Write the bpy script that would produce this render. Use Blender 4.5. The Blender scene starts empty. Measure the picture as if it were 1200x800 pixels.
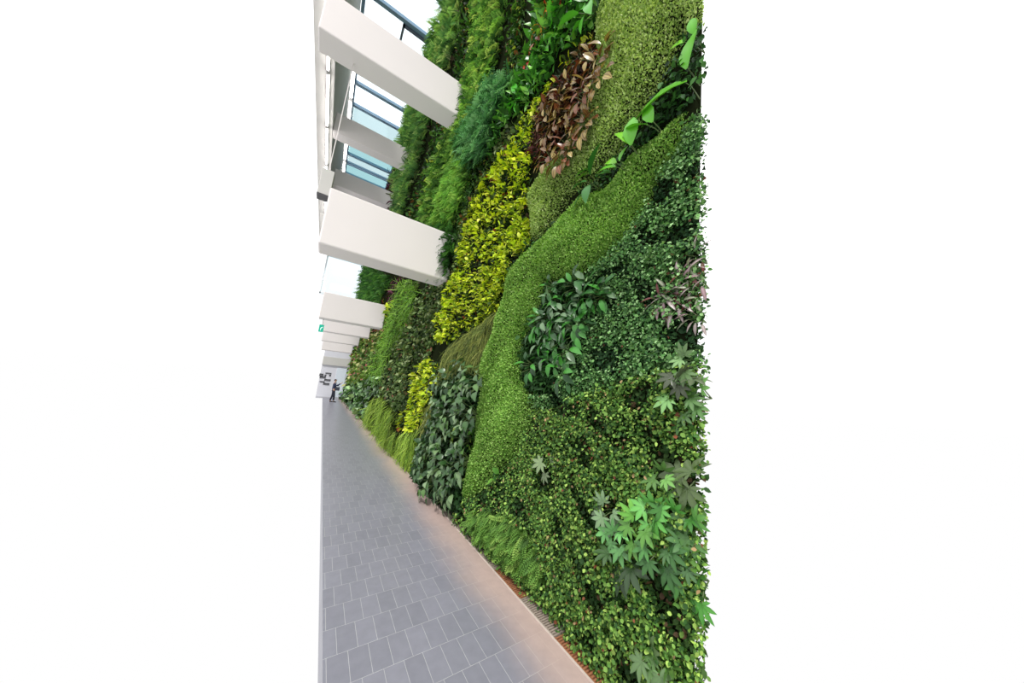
import bpy, bmesh, math
import numpy as np
from mathutils import Matrix, Vector
rng = np.random.default_rng(7)
SC = bpy.context.scene
COL = SC.collection
# ---------------------------------------------------------------- camera
H = 1.75                      # camera height above the floor
F = 330.94                    # focal length in pixels of the 1200 px wide frame
R = np.array([[0.8282197, 0.5345903, -0.1681228], [-0.5540833, 0.8260892, -0.1028025], [0.0839272, 0.1782971, 0.9803909]])
cam_d = bpy.data.cameras.new('camera')
cam_d.sensor_width = 36; cam_d.sensor_fit = 'HORIZONTAL'; cam_d.lens = F / 1200 * 36
cam_d.clip_start = 0.05; cam_d.clip_end = 500
cam = bpy.data.objects.new('camera', cam_d); COL.objects.link(cam)
M = Matrix.Identity(4)
for i in range(3):
    M[i][0] = R[i, 0]; M[i][1] = R[i, 2]; M[i][2] = -R[i, 1]
M[2][3] = H
cam.matrix_world = M
SC.camera = cam
# ---------------------------------------------------------------- light
w = bpy.data.worlds.new('overcast_sky'); SC.world = w; w.use_nodes = True
nt = w.node_tree; nt.nodes.clear()
wo = nt.nodes.new('ShaderNodeOutputWorld'); bg = nt.nodes.new('ShaderNodeBackground')
tc = nt.nodes.new('ShaderNodeTexCoord'); sp = nt.nodes.new('ShaderNodeSeparateXYZ'); mr = nt.nodes.new('ShaderNodeMapRange')
nt.links.new(tc.outputs['Generated'], sp.inputs[0]); nt.links.new(sp.outputs['Z'], mr.inputs['Value'])
mr.inputs['From Min'].default_value = 0.0; mr.inputs['From Max'].default_value = 1.0
mr.inputs['To Min'].default_value = 1.0; mr.inputs['To Max'].default_value = 1.9
bg.inputs['Color'].default_value = (1, 1, 1, 1)
nt.links.new(mr.outputs[0], bg.inputs['Strength']); nt.links.new(bg.outputs[0], wo.inputs[0])
sd = bpy.data.lights.new('sun', 'SUN'); sd.energy = 2.5; sd.angle = math.radians(9); sd.color = (1, .98, .93)
sun = bpy.data.objects.new('sun', sd); COL.objects.link(sun)
sun.rotation_euler = Vector((0.50, 0.62, -1.0)).to_track_quat('-Z', 'Y').to_euler()
SC.view_settings.view_transform = 'Standard'; SC.view_settings.look = 'None'
SC.view_settings.exposure = 0.0; SC.view_settings.gamma = 1.0; SC.view_settings.use_curve_mapping = False

# ---------------------------------------------------------------- helpers
def at(u, v, X=None, Y=None, Z=None):
    d = R @ np.array([u - 600, F, 400 - v])
    if X is not None: t = X / d[0]
    elif Y is not None: t = Y / d[1]
    else: t = (Z - H) / d[2]
    return d * t + np.array([0, 0, H])
def proj(P):
    q = (np.asarray(P, float) - np.array([0, 0, H])) @ R
    return 600 + F * q[..., 0] / q[..., 1], 400 - F * q[..., 2] / q[..., 1]
def lin(r, g, b):
    c = np.array([r, g, b], float) / 255
    return np.where(c <= .04045, c / 12.92, ((c + .055) / 1.055) ** 2.4)
def tag(o, label=None, cat=None, group=None, kind=None):
    if label: o['label'] = label
    if cat: o['category'] = cat
    if group: o['group'] = group
    if kind: o['kind'] = kind
    return o
def mat(name, col, rough=.6, metal=0, noise=0, nscale=5, bump=0, emit=0):
    m = bpy.data.materials.new(name); m.use_nodes = True
    n = m.node_tree; b = n.nodes['Principled BSDF']
    b.inputs['Base Color'].default_value = (*col, 1); b.inputs['Roughness'].default_value = rough; b.inputs['Metallic'].default_value = metal
    if noise or bump:
        t = n.nodes.new('ShaderNodeTexCoord'); q = n.nodes.new('ShaderNodeTexNoise'); q.inputs['Scale'].default_value = nscale; q.inputs['Detail'].default_value = 5
        n.links.new(t.outputs['Object'], q.inputs['Vector'])
        if noise:
            r = n.nodes.new('ShaderNodeMapRange'); r.inputs['To Min'].default_value = 1 - noise; r.inputs['To Max'].default_value = 1 + noise
            x = n.nodes.new('ShaderNodeMix'); x.data_type = 'RGBA'; x.blend_type = 'MULTIPLY'; x.inputs[0].default_value = 1
            n.links.new(q.outputs[0], r.inputs[0]); x.inputs[6].default_value = (*col, 1); n.links.new(r.outputs[0], x.inputs[7]); n.links.new(x.outputs[2], b.inputs['Base Color'])
        if bump:
            bp = n.nodes.new('ShaderNodeBump'); bp.inputs['Strength'].default_value = bump; bp.inputs['Distance'].default_value = .01
            n.links.new(q.outputs[0], bp.inputs['Height']); n.links.new(bp.outputs[0], b.inputs['Normal'])
    if emit:
        b.inputs['Emission Color'].default_value = (*col, 1); b.inputs['Emission Strength'].default_value = emit
    return m
def link(name, me, m=None, parent=None):
    o = bpy.data.objects.new(name, me); COL.objects.link(o)
    if m: me.materials.append(m)
    if parent: o.parent = parent
    return o
def empty(name, loc):
    o = bpy.data.objects.new(name, None); COL.objects.link(o); o.location = loc; o.empty_display_size = .1
    return o
class MB:
    """collects boxes, bars and prisms into one mesh"""
    def __init__(s): s.v = []; s.f = []
    def hexa(s, p):
        b = len(s.v); s.v += [tuple(q) for q in p]
        s.f += [tuple(b + i for i in q) for q in ((0, 3, 2, 1), (4, 5, 6, 7), (0, 1, 5, 4), (1, 2, 6, 5), (2, 3, 7, 6), (3, 0, 4, 7))]
    def box(s, a, b):
        (x0, y0, z0), (x1, y1, z1) = a, b
        s.hexa([(x0, y0, z0), (x1, y0, z0), (x1, y1, z0), (x0, y1, z0), (x0, y0, z1), (x1, y0, z1), (x1, y1, z1), (x0, y1, z1)]); return s
    def tube(s, a, b, r0, r1=None, n=8):
        r1 = r0 if r1 is None else r1
        a = Vector(a); b = Vector(b); d = (b - a).normalized(); x = d.orthogonal().normalized(); y = d.cross(x); k = len(s.v)
        for c, r in ((a, r0), (b, r1)):
            for i in range(n):
                t = 2 * math.pi * i / n; s.v.append(tuple(c + x * (r * math.cos(t)) + y * (r * math.sin(t))))
        for i in range(n): s.f.append((k + i, k + (i + 1) % n, k + n + (i + 1) % n, k + n + i))
        s.f.append(tuple(k + i for i in range(n))[::-1]); s.f.append(tuple(k + n + i for i in range(n))); return s
    def build(s, name, m, parent=None, bevel=0):
        me = bpy.data.meshes.new(name); me.from_pydata(s.v, [], s.f); me.validate()
        bm = bmesh.new(); bm.from_mesh(me); bmesh.ops.recalc_face_normals(bm, faces=bm.faces); bm.to_mesh(me); bm.free()
        o = link(name, me, m, parent)
        if bevel:
            bv = o.modifiers.new('bevel', 'BEVEL'); bv.width = bevel; bv.segments = 2; bv.limit_method = 'ANGLE'
        return o

# ---------------------------------------------------------------- the room
PLASTER = mat('white_plaster', (.72, .675, .67), .75, noise=.05, nscale=.8)
PLASTER_G = mat('grey_plaster', (.50, .49, .47), .8, noise=.06, nscale=1.2)
PALE = mat('pale_painted_wall', (.60, .60, .66), .7, noise=.03, nscale=1)
FRAME = mat('blue_grey_window_frame', (.20, .31, .44), .35)
FRAMEW = mat('white_window_frame', (.75, .82, .86), .4)
DARKM = mat('dark_metal', (.03, .03, .035), .4)

def glass(name, tint):
    m = bpy.data.materials.new(name); m.use_nodes = True; n = m.node_tree; n.nodes.clear()
    o = n.nodes.new('ShaderNodeOutputMaterial'); t = n.nodes.new('ShaderNodeBsdfTransparent'); g = n.nodes.new('ShaderNodeBsdfGlossy'); x = n.nodes.new('ShaderNodeMixShader'); pass
    t.inputs[0].default_value = (*tint, 1); g.inputs['Roughness'].default_value = .02
    x.inputs[0].default_value = .06; n.links.new(t.outputs[0], x.inputs[1]); n.links.new(g.outputs[0], x.inputs[2]); n.links.new(x.outputs[0], o.inputs[0])
    return m
GLASS = glass('clear_glass', (.93, .98, 1)); CYAN = glass('cyan_tinted_glass', (.54, .71, .73)); CYAN2 = glass('pale_cyan_glass', (.66, .76, .78))

# floor tiles
def floor_material():
    m = bpy.data.materials.new('grey_stone_tiles'); m.use_nodes = True; n = m.node_tree; b = n.nodes['Principled BSDF']; L = n.links.new
    t = n.nodes.new('ShaderNodeTexCoord')
    br = n.nodes.new('ShaderNodeTexBrick'); br.offset = .5; br.offset_frequency = 2; br.squash = 1
    br.inputs['Scale'].default_value = 1; br.inputs['Brick Width'].default_value = .121; br.inputs['Row Height'].default_value = .236
    br.inputs['Mortar Size'].default_value = .0017; br.inputs['Mortar Smooth'].default_value = .3; br.inputs['Bias'].default_value = -.1
    br.inputs['Color1'].default_value = (.228, .228, .272, 1); br.inputs['Color2'].default_value = (.198, .199, .238, 1); br.inputs['Mortar'].default_value = (.40, .40, .42, 1)
    mp = n.nodes.new('ShaderNodeMapping'); mp.inputs['Location'].default_value = (.045, .02, 0)
    L(t.outputs['Object'], mp.inputs[0]); L(mp.outputs[0], br.inputs['Vector'])
    # tile colour blends unevenly into a reddish tan towards the planting edge
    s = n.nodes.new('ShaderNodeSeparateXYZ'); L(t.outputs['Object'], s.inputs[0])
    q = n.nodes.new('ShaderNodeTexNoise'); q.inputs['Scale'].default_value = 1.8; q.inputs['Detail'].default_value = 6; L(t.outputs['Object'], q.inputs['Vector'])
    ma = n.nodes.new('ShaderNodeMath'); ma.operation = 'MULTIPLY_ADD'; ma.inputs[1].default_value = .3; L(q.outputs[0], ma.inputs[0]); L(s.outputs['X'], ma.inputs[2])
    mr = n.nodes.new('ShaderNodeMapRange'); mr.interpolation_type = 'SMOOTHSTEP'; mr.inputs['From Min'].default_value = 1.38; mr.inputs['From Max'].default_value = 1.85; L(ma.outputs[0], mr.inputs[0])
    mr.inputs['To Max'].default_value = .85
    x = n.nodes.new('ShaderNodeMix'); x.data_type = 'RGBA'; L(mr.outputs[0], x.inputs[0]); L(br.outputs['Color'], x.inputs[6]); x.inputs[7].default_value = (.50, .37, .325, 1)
    q2 = n.nodes.new('ShaderNodeTexNoise'); q2.inputs['Scale'].default_value = 14; q2.inputs['Detail'].default_value = 8; L(t.outputs['Object'], q2.inputs['Vector'])
    r2 = n.nodes.new('ShaderNodeMapRange'); r2.inputs['To Min'].default_value = .86; r2.inputs['To Max'].default_value = 1.14; L(q2.outputs[0], r2.inputs[0])
    y = n.nodes.new('ShaderNodeMix'); y.data_type = 'RGBA'; y.blend_type = 'MULTIPLY'; y.inputs[0].default_value = 1; L(x.outputs[2], y.inputs[6]); L(r2.outputs[0], y.inputs[7])
    L(y.outputs[2], b.inputs['Base Color']); b.inputs['Roughness'].default_value = .33; b.inputs['Specular IOR Level'].default_value = .5
    bp = n.nodes.new('ShaderNodeBump'); bp.inputs['Strength'].default_value = .3; bp.inputs['Distance'].default_value = .002; bp.invert = True
    L(br.outputs['Fac'], bp.inputs['Height']); L(bp.outputs[0], b.inputs['Normal'])
    return m
XL = .30
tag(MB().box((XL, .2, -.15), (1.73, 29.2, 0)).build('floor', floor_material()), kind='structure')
tag(MB().box((1.73, .2, -.15), (2.4, 29.2, -.03)).build('floor_channel', mat('channel_soil', (.06, .045, .035), .9, noise=.4, nscale=12)), kind='structure')
tag(MB().box((1.73, .2, -.03), (1.742, 29, .004)).build('trim_1', mat('pale_edge_strip', (.55, .47, .42), .5)), kind='structure')
# end wall with bright upper glazing
YE = 28.6
tag(MB().box((-.20, YE, 0), (2.3, YE + .3, 4.2)).box((-.5, YE, 4.2), (2.3, YE + .3, 6.2)).box((-.8, YE, 6.2), (2.3, YE + .3, 8.75)).box((-1.45, YE, 12.3), (2.3, YE + .3, 18.6)).build('wall_back', PALE), kind='structure')
tag(MB().box((-.22, YE - .12, 2.75), (2.1, YE + .3, 3.45)).build('trim_2', PLASTER_G, bevel=.02), kind='structure')
tag(MB().box((-.20, YE - .015, 0), (1.8, YE - .001, .12)).build('baseboard_back', mat('grey_skirting', (.42, .42, .46), .6)), kind='structure')
tag(MB().box((.93, YE - .03, .12), (1.66, YE - .001, 2.6)).build('door_1', mat('pale_blue_door_panel', (.62, .68, .76), .5), bevel=.01), kind='structure')
wn = tag(MB().box((-1.45, YE + .1, 8.75), (2.0, YE + .12, 12.3)).build('window_1', GLASS), kind='structure')
fr = MB()
for a in (-1.45, 1.95): fr.box((a, YE, 8.75), (a + .1, YE + .2, 12.3))
fr.box((-1.45, YE, 12.2), (2, YE + .2, 12.3)); fr.box((-1.45, YE, 8.7), (2, YE + .22, 8.85))
fr.build('window_frame', FRAMEW, wn)

# long beam on the left carrying the lamp tubes
tag(MB().box((-2.02, 6.2, 12.2), (-1.42, 28.6, 18.6)).build('ceiling', mat('beam_side_plaster', (.62, .60, .58), .8, noise=.05, nscale=1), bevel=.02), kind='structure')

# roof lights above the wall: bays of glazing bars and panes
ZR = 18.61
def skylight(i, y0, y1, bars, pane_mats, vent=None):
    o = empty('window_%d' % i, (-.0, y0, ZR)); tag(o, kind='structure')
    f = MB(); X0, X1 = -1.40, 1.95
    for a in (X0, X1 - .16): f.box((a, 0, 0), (a + .14, y1 - y0, .16))
    for b in (0, y1 - y0 - .1): f.box((X0, b, 0), (X1, b + .1, .14))
    for b in bars: f.box((X0, b - y0 - .09, -.06), (X1, b - y0 + .09, .12))
    f.build('window_frame', FRAME, o)
    ys = [y0 + .05] + list(bars) + [y1 - .05]
    for k in range(len(ys) - 1):
        MB().box((X0 + .05, ys[k] - y0, .05), (X1 - .05, ys[k + 1] - y0, .065)).build('pane', pane_mats[k], o)
    if vent:
        va, vb, vy0, vy1 = vent; g = MB(); t = .10
        g.box((va, vy0 - y0, -.16), (va + t, vy1 - y0, -.04)); g.box((vb - t, vy0 - y0, -.16), (vb, vy1 - y0, -.04))
        g.box((va, vy0 - y0, -.16), (vb, vy0 - y0 + t, -.04)); g.box((va, vy1 - y0 - t, -.16), (vb, vy1 - y0, -.04))
        vf = g.build('vent_sash', mat('dark_sash', (.10, .12, .17), .4), o)
        q = MB(); q.tube((va + .1, vy1 - y0 - .25, -.2), (vb - .15, vy1 - y0 - .12, -.2), .018); q.tube((va + .3, vy1 - y0 - .1, -.2), (va + .8, vy1 - y0 - .35, -.2), .018); q.build('opener_arm', DARKM, vf)
skylight(2, 10.6, 15.4, (12.3,), (GLASS, GLASS), (.35, 1.7, 12.4, 14.3))
skylight(3, 15.5, 20.6, (17.0, 18.6,), (GLASS, GLASS, CYAN2))
skylight(4, 20.7, 24.4, (22.1, 23.3), (CYAN, CYAN, CYAN2), (.3, 1.5, 20.9, 21.9))
skylight(5, 24.5, 28.5, (25.8, 27.2), (CYAN, CYAN, CYAN))

# cross beams
def beam(label, y, z0, z1, xl, depth=.55, m=PLASTER, xr=1.86):
    o = MB().box((xl, y, z0), (xr, y + depth, z1)).build('cross_beam', m, bevel=.025)
    return tag(o, label, 'beam', None)
beam('large white beam nearest the camera, highest in view, ending in the ferns', 5.8, 8.2, 9.15, -1.18, .5)
beam('large pinkish white beam low over the corridor with a grey underside', 5.5, 3.93, 4.98, -.44, .5)
beam('slimmer white beam directly beneath the skylight, nearer and larger of two', 13.4, 12.2, 13.15, -1.42, .5)
beam('second slim white beam under the skylight, smaller and farther than the one before it', 18.3, 12.75, 13.75, -1.42, .5)
beam('thin white beam seen just under the grey underside of the big low beam', 17.4, 8.35, 9.4, -.92, .7, xr=1.7)
beam('white beam below the bright end window, first low beam behind the big one', 12.7, 3.93, 4.95, -.50, .45, xr=1.74)
beam('second low white beam in the receding row over the corridor', 16.6, 3.96, 4.8, -.46, .4, xr=1.7)
beam('third low white beam in the receding row over the corridor', 21.0, 3.95, 4.8, -.45, .4, xr=1.62)
beam('fourth and farthest low beam, just above the grey lintel of the end wall', 25.2, 3.72, 4.7, -.42, .4, xr=1.58)

# lamp tubes under and beside the long beam
LAMP = mat('lamp_tube_glow', (1, .97, .93), .4, emit=13)
HOUS = mat('lamp_housing', (.7, .68, .68), .5)
def lamp(x, y0, y1, z, label, r=.035):
    o = empty('lamp_tube', (x, y0, z)); tag(o, label, 'lamp', 'lamp tubes along the long beam')
    MB().tube((0, .04, 0), (0, y1 - y0 - .04, 0), r, n=10).build('tube', LAMP, o)
    h = MB().box((-.05, 0, r - .004), (.05, y1 - y0, .09)); h.box((-.04, 0, -.04), (.04, .035, .05)); h.box((-.04, y1 - y0 - .035, -.04), (.04, y1 - y0, .05))
    h.build('housing', HOUS, o)
ys = [(8.2, 10.6), (10.7, 13.2), (13.3, 15.8), (15.9, 18.4), (18.5, 21), (21.1, 23.6), (23.7, 26.2)]
for k, (a, b) in enumerate(ys):
    lamp(-1.62, a, b, 12.11, 'glowing white lamp tube under the long beam, %s from the camera' % ['first', 'second', 'third', 'fourth', 'fifth', 'sixth', 'seventh'][k])
for k, (a, b) in enumerate([(14.6, 17.2), (17.4, 20.0), (20.2, 22.8), (23.0, 25.6)]):
    o = empty('lamp_tube', (-1.34, a, 17.7)); tag(o, 'white lamp tube beside the skylight edge, %s in its row' % ['first', 'second', 'third', 'fourth'][k], 'lamp', 'lamp tubes beside the skylight')
    MB().tube((0, .05, 0), (0, b - a - .05, 0), .06, n=10).build('tube', LAMP, o)
    MB().box((-.07, 0, .05), (.05, b - a, .13)).box((-.06, 0, -.06), (.06, .05, .06)).build('housing', HOUS, o)
# hanging plaster box at the left edge
o = empty('hanging_box', (-.54, 6.0, 5.05)); tag(o, 'small grey plaster box with dark bottom, hanging left of the big low beam', 'box')
MB().box((-.12, 0, .03), (.08, .2, .55)).build('body', PLASTER_G, o, bevel=.01); MB().box((-.12, .0, 0), (.08, .2, .03)).build('base', DARKM, o)
MB().box((-.03, .1, .62), (-.015, .115, 3.2)).build('hanger', PLASTER, o)
# exit sign hanging from a low beam
ex = at(376.8, 384.5, Y=12.85)
o = empty('exit_sign', ex); tag(o, 'small green exit sign hanging at the left end of the low beams', 'sign')
MB().box((-.085, 0, -.14), (.065, .05, .14)).build('panel', mat('green_sign', (.0, .30, .20), .4, emit=.6), o, bevel=.005)
g = MB(); WH = mat('white_sign_mark', (.8, .95, .9), .5, emit=.5)
g.hexa([(-.03, -.006, -.02), (-.03, -.002, -.02), (.03, -.002, .03), (.03, -.006, .03), (-.03, -.006, .01), (-.03, -.002, .01), (.03, -.002, .06), (.03, -.006, .06)])
g.box((-.03, -.006, -.09), (-.015, -.001, 0)); g.build('arrow', WH, o)
MB().tube((0, .02, .14), (0, .02, 3.95 - ex[2]), .006).build('hanger', DARKM, o)

# notices on the end wall
k = 0
WHT = mat('white_card', (.8, .8, .82), .6); BLK = mat('black_print', (.02, .02, .025), .5)
for (u, v, wd, ht, lab) in [(376.6, 439.2, .28, .22, 'dark framed notice at the far left of the top row on the end wall'), (384.8, 437.3, .42, .10, 'thin dark caption strip, highest on the end wall'),
        (381.2, 439.8, .12, .16, 'tiny dark notice in the middle of the top row'), (386.6, 439.9, .12, .14, 'tiny grey notice at the right of the top row'),
        (378.0, 442.0, .42, .16, 'wide black notice in the second row on the end wall'), (383.6, 445.2, .44, .15, 'black notice right of centre in the third row on the end wall'),
        (377.4, 447.2, .34, .10, 'faint grey notice at the left of the fourth row'), (382.2, 449.8, .44, .16, 'lowest black notice on the end wall, above the visitor')]:
    p = at(u, v, Y=YE - .03)
    o = empty('wall_notice', (p[0], YE, p[2])); tag(o, lab, 'notice')
    MB().box((-wd / 2, -.03, -ht / 2), (wd / 2, 0, ht / 2)).build('picture_frame', BLK, o)
    q = MB(); nn = 1
    for j in range(nn): q.box((-wd / 2 + .02 + j * (wd - .03) / nn, -.034, -ht * .3), (wd / 2 - .02, -.03, ht * .1))
    q.build('photo', mat('grey_photo', (.14, .14, .16), .5) if not bpy.data.materials.get('grey_photo') else bpy.data.materials['grey_photo'], o)

# slotted drain grates in the channel
GR = mat('weathered_grate', (.30, .245, .205), .7, noise=.5, nscale=30, bump=.3); RUST = mat('rusty_grate', (.30, .12, .055), .8, noise=.5, nscale=25, bump=.3)
yy = .9; ks = 0
LABS = {1: 'rusty orange slotted drain grate at the very front beside the tiles', 2: 'pale dusty slotted grate right behind the rusty front one', 3: 'grey brown slotted grate partly under hanging leaves, third from the front',
        4: 'rusty brown slotted grate in the middle of the row below the light green ferns'}
while yy < 7.5:
    g = MB(); L_ = .44
    g.box((1.745, 0, -.03), (1.755, L_, 0)); g.box((1.925, 0, -.03), (1.935, L_, 0))
    n = 20
    for j in range(n): g.box((1.755, j * L_ / n + .003, -.025), (1.925, j * L_ / n + .015, -.002))
    o = g.build('drain_grate', RUST if ks in (1, 3) else GR); o.location = (0, yy, 0)
    tag(o, LABS.get(ks + 0, 'slotted drain grate farther back, at the foot of the planted wall') if ks else 'slotted drain grate lying at the bottom edge of the view', 'grate', 'drain grates along the planted wall')
    yy += L_ + .004; ks += 1

# ---------------------------------------------------------------- planted wall
WX = 1.84
def yend(z): return .834 - .0368 * z
def noise2(y, z, s, seed=0):
    r = np.random.default_rng(seed); o = 0
    for k in range(7):
        a = r.uniform(0, 2 * np.pi); f = s * r.uniform(.6, 1.8); p = r.uniform(0, 6.28)
        o = o + np.sin(f * (np.cos(a) * y + np.sin(a) * z) + p + 1.3 * np.sin(f * .6 * (y * np.sin(a) - z * np.cos(a)) + p * 2))
    return o / 3.2
REG = {}   # name -> dict(poly, bulge)
ORDER = []
def region(name, pts, bulge=.05, edge=.12):
    P = np.array([at(u, v, X=WX)[1:] for u, v in pts])
    REG.setdefault(name, dict(polys=[], bulge=bulge, edge=edge)); REG[name]['polys'].append(P); ORDER.append((name, P))
def inside(P, y, z):
    c = np.zeros(y.shape, bool); n = len(P); j = n - 1
    for i in range(n):
        yi, zi = P[i]; yj, zj = P[j]
        if zi != zj:
            c ^= ((zi > z) != (zj > z)) & (y < (yj - yi) * (z - zi) / (zj - zi) + yi)
        j = i
    return c
def edist(P, y, z):
    d = np.full(y.shape, 9e9)
    for i in range(len(P)):
        a = P[i]; b = P[(i + 1) % len(P)]; e = b - a; L2 = (e ** 2).sum() + 1e-12
        t = np.clip(((y - a[0]) * e[0] + (z - a[1]) * e[1]) / L2, 0, 1)
        d = np.minimum(d, np.hypot(y - a[0] - t * e[0], z - a[1] - t * e[1]))
    return d
# planting map; each polygon is an outline on the wall plane, later ones lie over earlier ones
region('mixed_upper', [(360, 475), (360, 300), (540, -80), (860, -80), (860, 150), (560, 420), (500, 520), (420, 500)], .03)
region('hedge', [(520, 620), (545, 560), (590, 560), (630, 470), (700, 440), (860, 380), (860, 950), (700, 950), (640, 800), (560, 640)], .05)
region('ivy', [(600, 470), (650, 400), (690, 320), (740, 240), (770, 190), (860, 90), (860, 420), (760, 440), (690, 460), (640, 480)], .05)
# upper left vertical drifts
region('fern_pale', [(505, 60), (525, -40), (548, -40), (540, 40), (520, 90), (512, 130), (500, 160), (482, 230), (470, 262), (458, 262), (470, 190), (482, 130), (495, 85)], .05)
region('leaf_dark', [(548, -40), (566, -40), (556, 60), (545, 110), (530, 160), (505, 230), (490, 262), (478, 262), (490, 215), (515, 140), (535, 80)], .0)
region('fern_bright', [(566, -40), (604, -40), (590, 40), (572, 110), (560, 140), (545, 190), (530, 240), (515, 280), (495, 275), (500, 240), (520, 185), (538, 130), (556, 80)], .08)
region('leaf_dark', [(604, -40), (622, -40), (610, 60), (602, 110), (585, 170), (560, 215), (545, 260), (530, 330), (515, 330), (520, 300), (535, 250), (555, 200), (575, 150), (592, 90)], .0)
region('fern_blue', [(575, 100), (610, 95), (600, 150), (570, 180), (550, 200), (545, 170)], .12)
region('fern_pale', [(530, 190), (555, 185), (545, 230), (528, 275), (512, 262), (518, 230)], .12)
region('fern_blue', [(508, 275), (532, 262), (538, 300), (530, 330), (512, 335), (505, 300)], .12)
region('broad_green', [(640, -40), (740, -40), (705, 20), (690, 45), (655, 60), (640, 95), (610, 130), (590, 170), (575, 185), (585, 140), (605, 100), (625, 50)], .06)
region('leaf_grey', [(590, 150), (612, 130), (615, 150), (590, 190), (560, 240), (545, 290), (528, 335), (512, 380), (500, 420), (492, 445), (480, 480), (462, 480), (448, 470), (440, 450), (462, 400), (480, 360), (505, 330), (525, 325), (540, 270), (565, 210)], .02)
# lower left drifts
region('fern_mix', [(422, 345), (425, 300), (445, 318), (460, 325), (450, 350), (440, 366), (424, 362)], .04)
region('yellow_leaf', [(440, 372), (450, 352), (462, 330), (475, 330), (466, 350), (456, 372)], .03)
region('purple_leaf', [(458, 328), (474, 322), (466, 350), (454, 362), (450, 372), (446, 366), (452, 350)], .0)
region('purple_leaf', [(459, 205), (465, 205), (467, 240), (462, 262), (455, 262)], .0)
region('grass_bright', [(448, 402), (458, 375), (468, 345), (474, 328), (492, 328), (489, 360), (476, 385), (466, 400), (456, 425), (449, 450), (436, 455), (440, 425)], .12)
region('leaf_speckled', [(404, 425), (428, 392), (452, 372), (458, 380), (446, 408), (438, 430), (430, 446), (420, 448), (405, 462), (398, 466)], .03)
region('leaf_pale_big', [(398, 469), (405, 455), (425, 445), (450, 440), (446, 460), (434, 478), (428, 496), (412, 488)], .1)
region('grass_olive', [(428, 500), (432, 480), (440, 462), (450, 462), (462, 480), (480, 492), (494, 492), (494, 548), (480, 556), (450, 528)], .15)
region('yellow_leaf', [(486, 436), (500, 420), (514, 425), (512, 450), (508, 478), (490, 506), (468, 506), (464, 496), (476, 478), (484, 455)], .06)
region('olive_sedge', [(520, 420), (530, 400), (560, 372), (585, 360), (580, 392), (562, 432), (548, 428), (520, 440), (510, 510), (495, 520), (500, 480), (512, 452)], .1)
region('yellow_leaf', [(700, 40), (682, 48), (665, 68), (648, 98), (630, 112), (612, 140), (600, 165), (578, 192), (560, 230), (545, 280), (528, 330), (514, 372), (512, 400), (532, 402), (552, 388), (580, 366), (596, 318), (620, 288), (622, 200), (640, 170), (660, 120), (690, 75)], .07)
# carpets
region('carpet', [(700, 30), (722, -40), (860, -60), (860, 20), (806, 40), (790, 80), (768, 118), (746, 150), (715, 190), (690, 212), (668, 226), (648, 262), (636, 278), (622, 280), (618, 235), (640, 190), (672, 150), (700, 90)], .14, .1)
region('carpet', [(545, 585), (552, 530), (560, 470), (562, 425), (580, 382), (594, 330), (600, 312), (622, 292), (650, 262), (676, 228), (706, 218), (740, 182), (775, 158), (806, 132), (800, 178), (770, 205), (756, 238), (735, 275), (712, 300), (680, 322), (640, 330), (632, 370), (614, 392), (612, 440), (628, 462), (626, 500), (604, 535), (562, 580)], .14, .1)
region('gap_leaf', [(860, 20), (812, 38), (794, 80), (770, 118), (748, 152), (716, 192), (690, 212), (676, 226), (706, 216), (738, 182), (772, 156), (806, 130), (860, 60)], .0)
region('gap_leaf', [(622, 284), (636, 280), (648, 264), (660, 250), (650, 264), (622, 294), (606, 306), (600, 318), (596, 316)], .0)
region('calathea_bed', [(684, 58), (704, 52), (704, 80), (694, 120), (690, 140), (665, 178), (648, 200), (628, 196), (624, 170), (630, 135), (642, 112), (658, 92)], .06)
region('lily_bed', [(640, 332), (672, 322), (700, 330), (712, 345), (680, 380), (665, 410), (660, 440), (650, 462), (622, 462), (612, 440), (614, 400), (632, 370)], .04)
region('pothos_bed', [(484, 560), (494, 520), (510, 480), (512, 450), (545, 425), (562, 432), (566, 460), (552, 500), (545, 560), (548, 600), (520, 606), (500, 590)], .12)
region('fern_light', [(552, 606), (572, 596), (600, 604), (622, 622), (636, 650), (640, 680), (612, 668), (572, 636)], .1)

def region_id(y, z):
    rid = np.full(y.shape, -1)
    for i, (n, P) in enumerate(ORDER):
        rid[inside(P, y, z)] = i
    return rid
def relief(y, z, rid):
    d = .05 + .035 * noise2(y, z, 2.2, 1) + .018 * noise2(y, z, 9, 2)
    far = .55 * np.clip((np.hypot(y, z - H) - 4) / 4, 0, 1)
    d = d + far * .10 * noise2(y * 3.6, z * .45, 1.6, 9)
    for i, (n, P) in enumerate(ORDER):
        m = rid == i
        if m.any():
            b = REG[n]; dd = edist(P, y[m], z[m]); d[m] += b['bulge'] * (1 - np.exp(-dd / b['edge']))
    return np.clip(d, 0.0, .38)

# backing wall: a felt sheet with relief, solid body behind
ny, nz = 300, 240
tY = np.linspace(0, 1, ny) ** 2.2; zz = np.linspace(0, 1, nz) ** 1.4 * 18.6
ZZ, TT = np.meshgrid(zz, tY); YY = yend(ZZ) + .075 + TT * (YE - yend(ZZ) - .075)
RID = region_id(YY.ravel(), ZZ.ravel()); DD = relief(YY.ravel(), ZZ.ravel(), RID).reshape(YY.shape)
XF = 1.95 - DD; XF[:, 0] = 1.95
XF[0, :] = 1.93
Vf = np.stack([XF, YY, ZZ], -1).reshape(-1, 3)
YB = np.where(TT == 0, YY * 2.3 / 1.93, YY); YB = np.maximum(YB, yend(ZZ) * 2.3 / 1.93)
Vb = np.stack([np.full_like(XF, 2.3), YB, ZZ], -1).reshape(-1, 3)
idx = np.arange(ny * nz).reshape(ny, nz)
q = np.stack([idx[:-1, :-1], idx[1:, :-1], idx[1:, 1:], idx[:-1, 1:]], -1).reshape(-1, 4)
N0 = ny * nz
faces = [tuple(a) for a in q[:, ::-1]]
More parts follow.
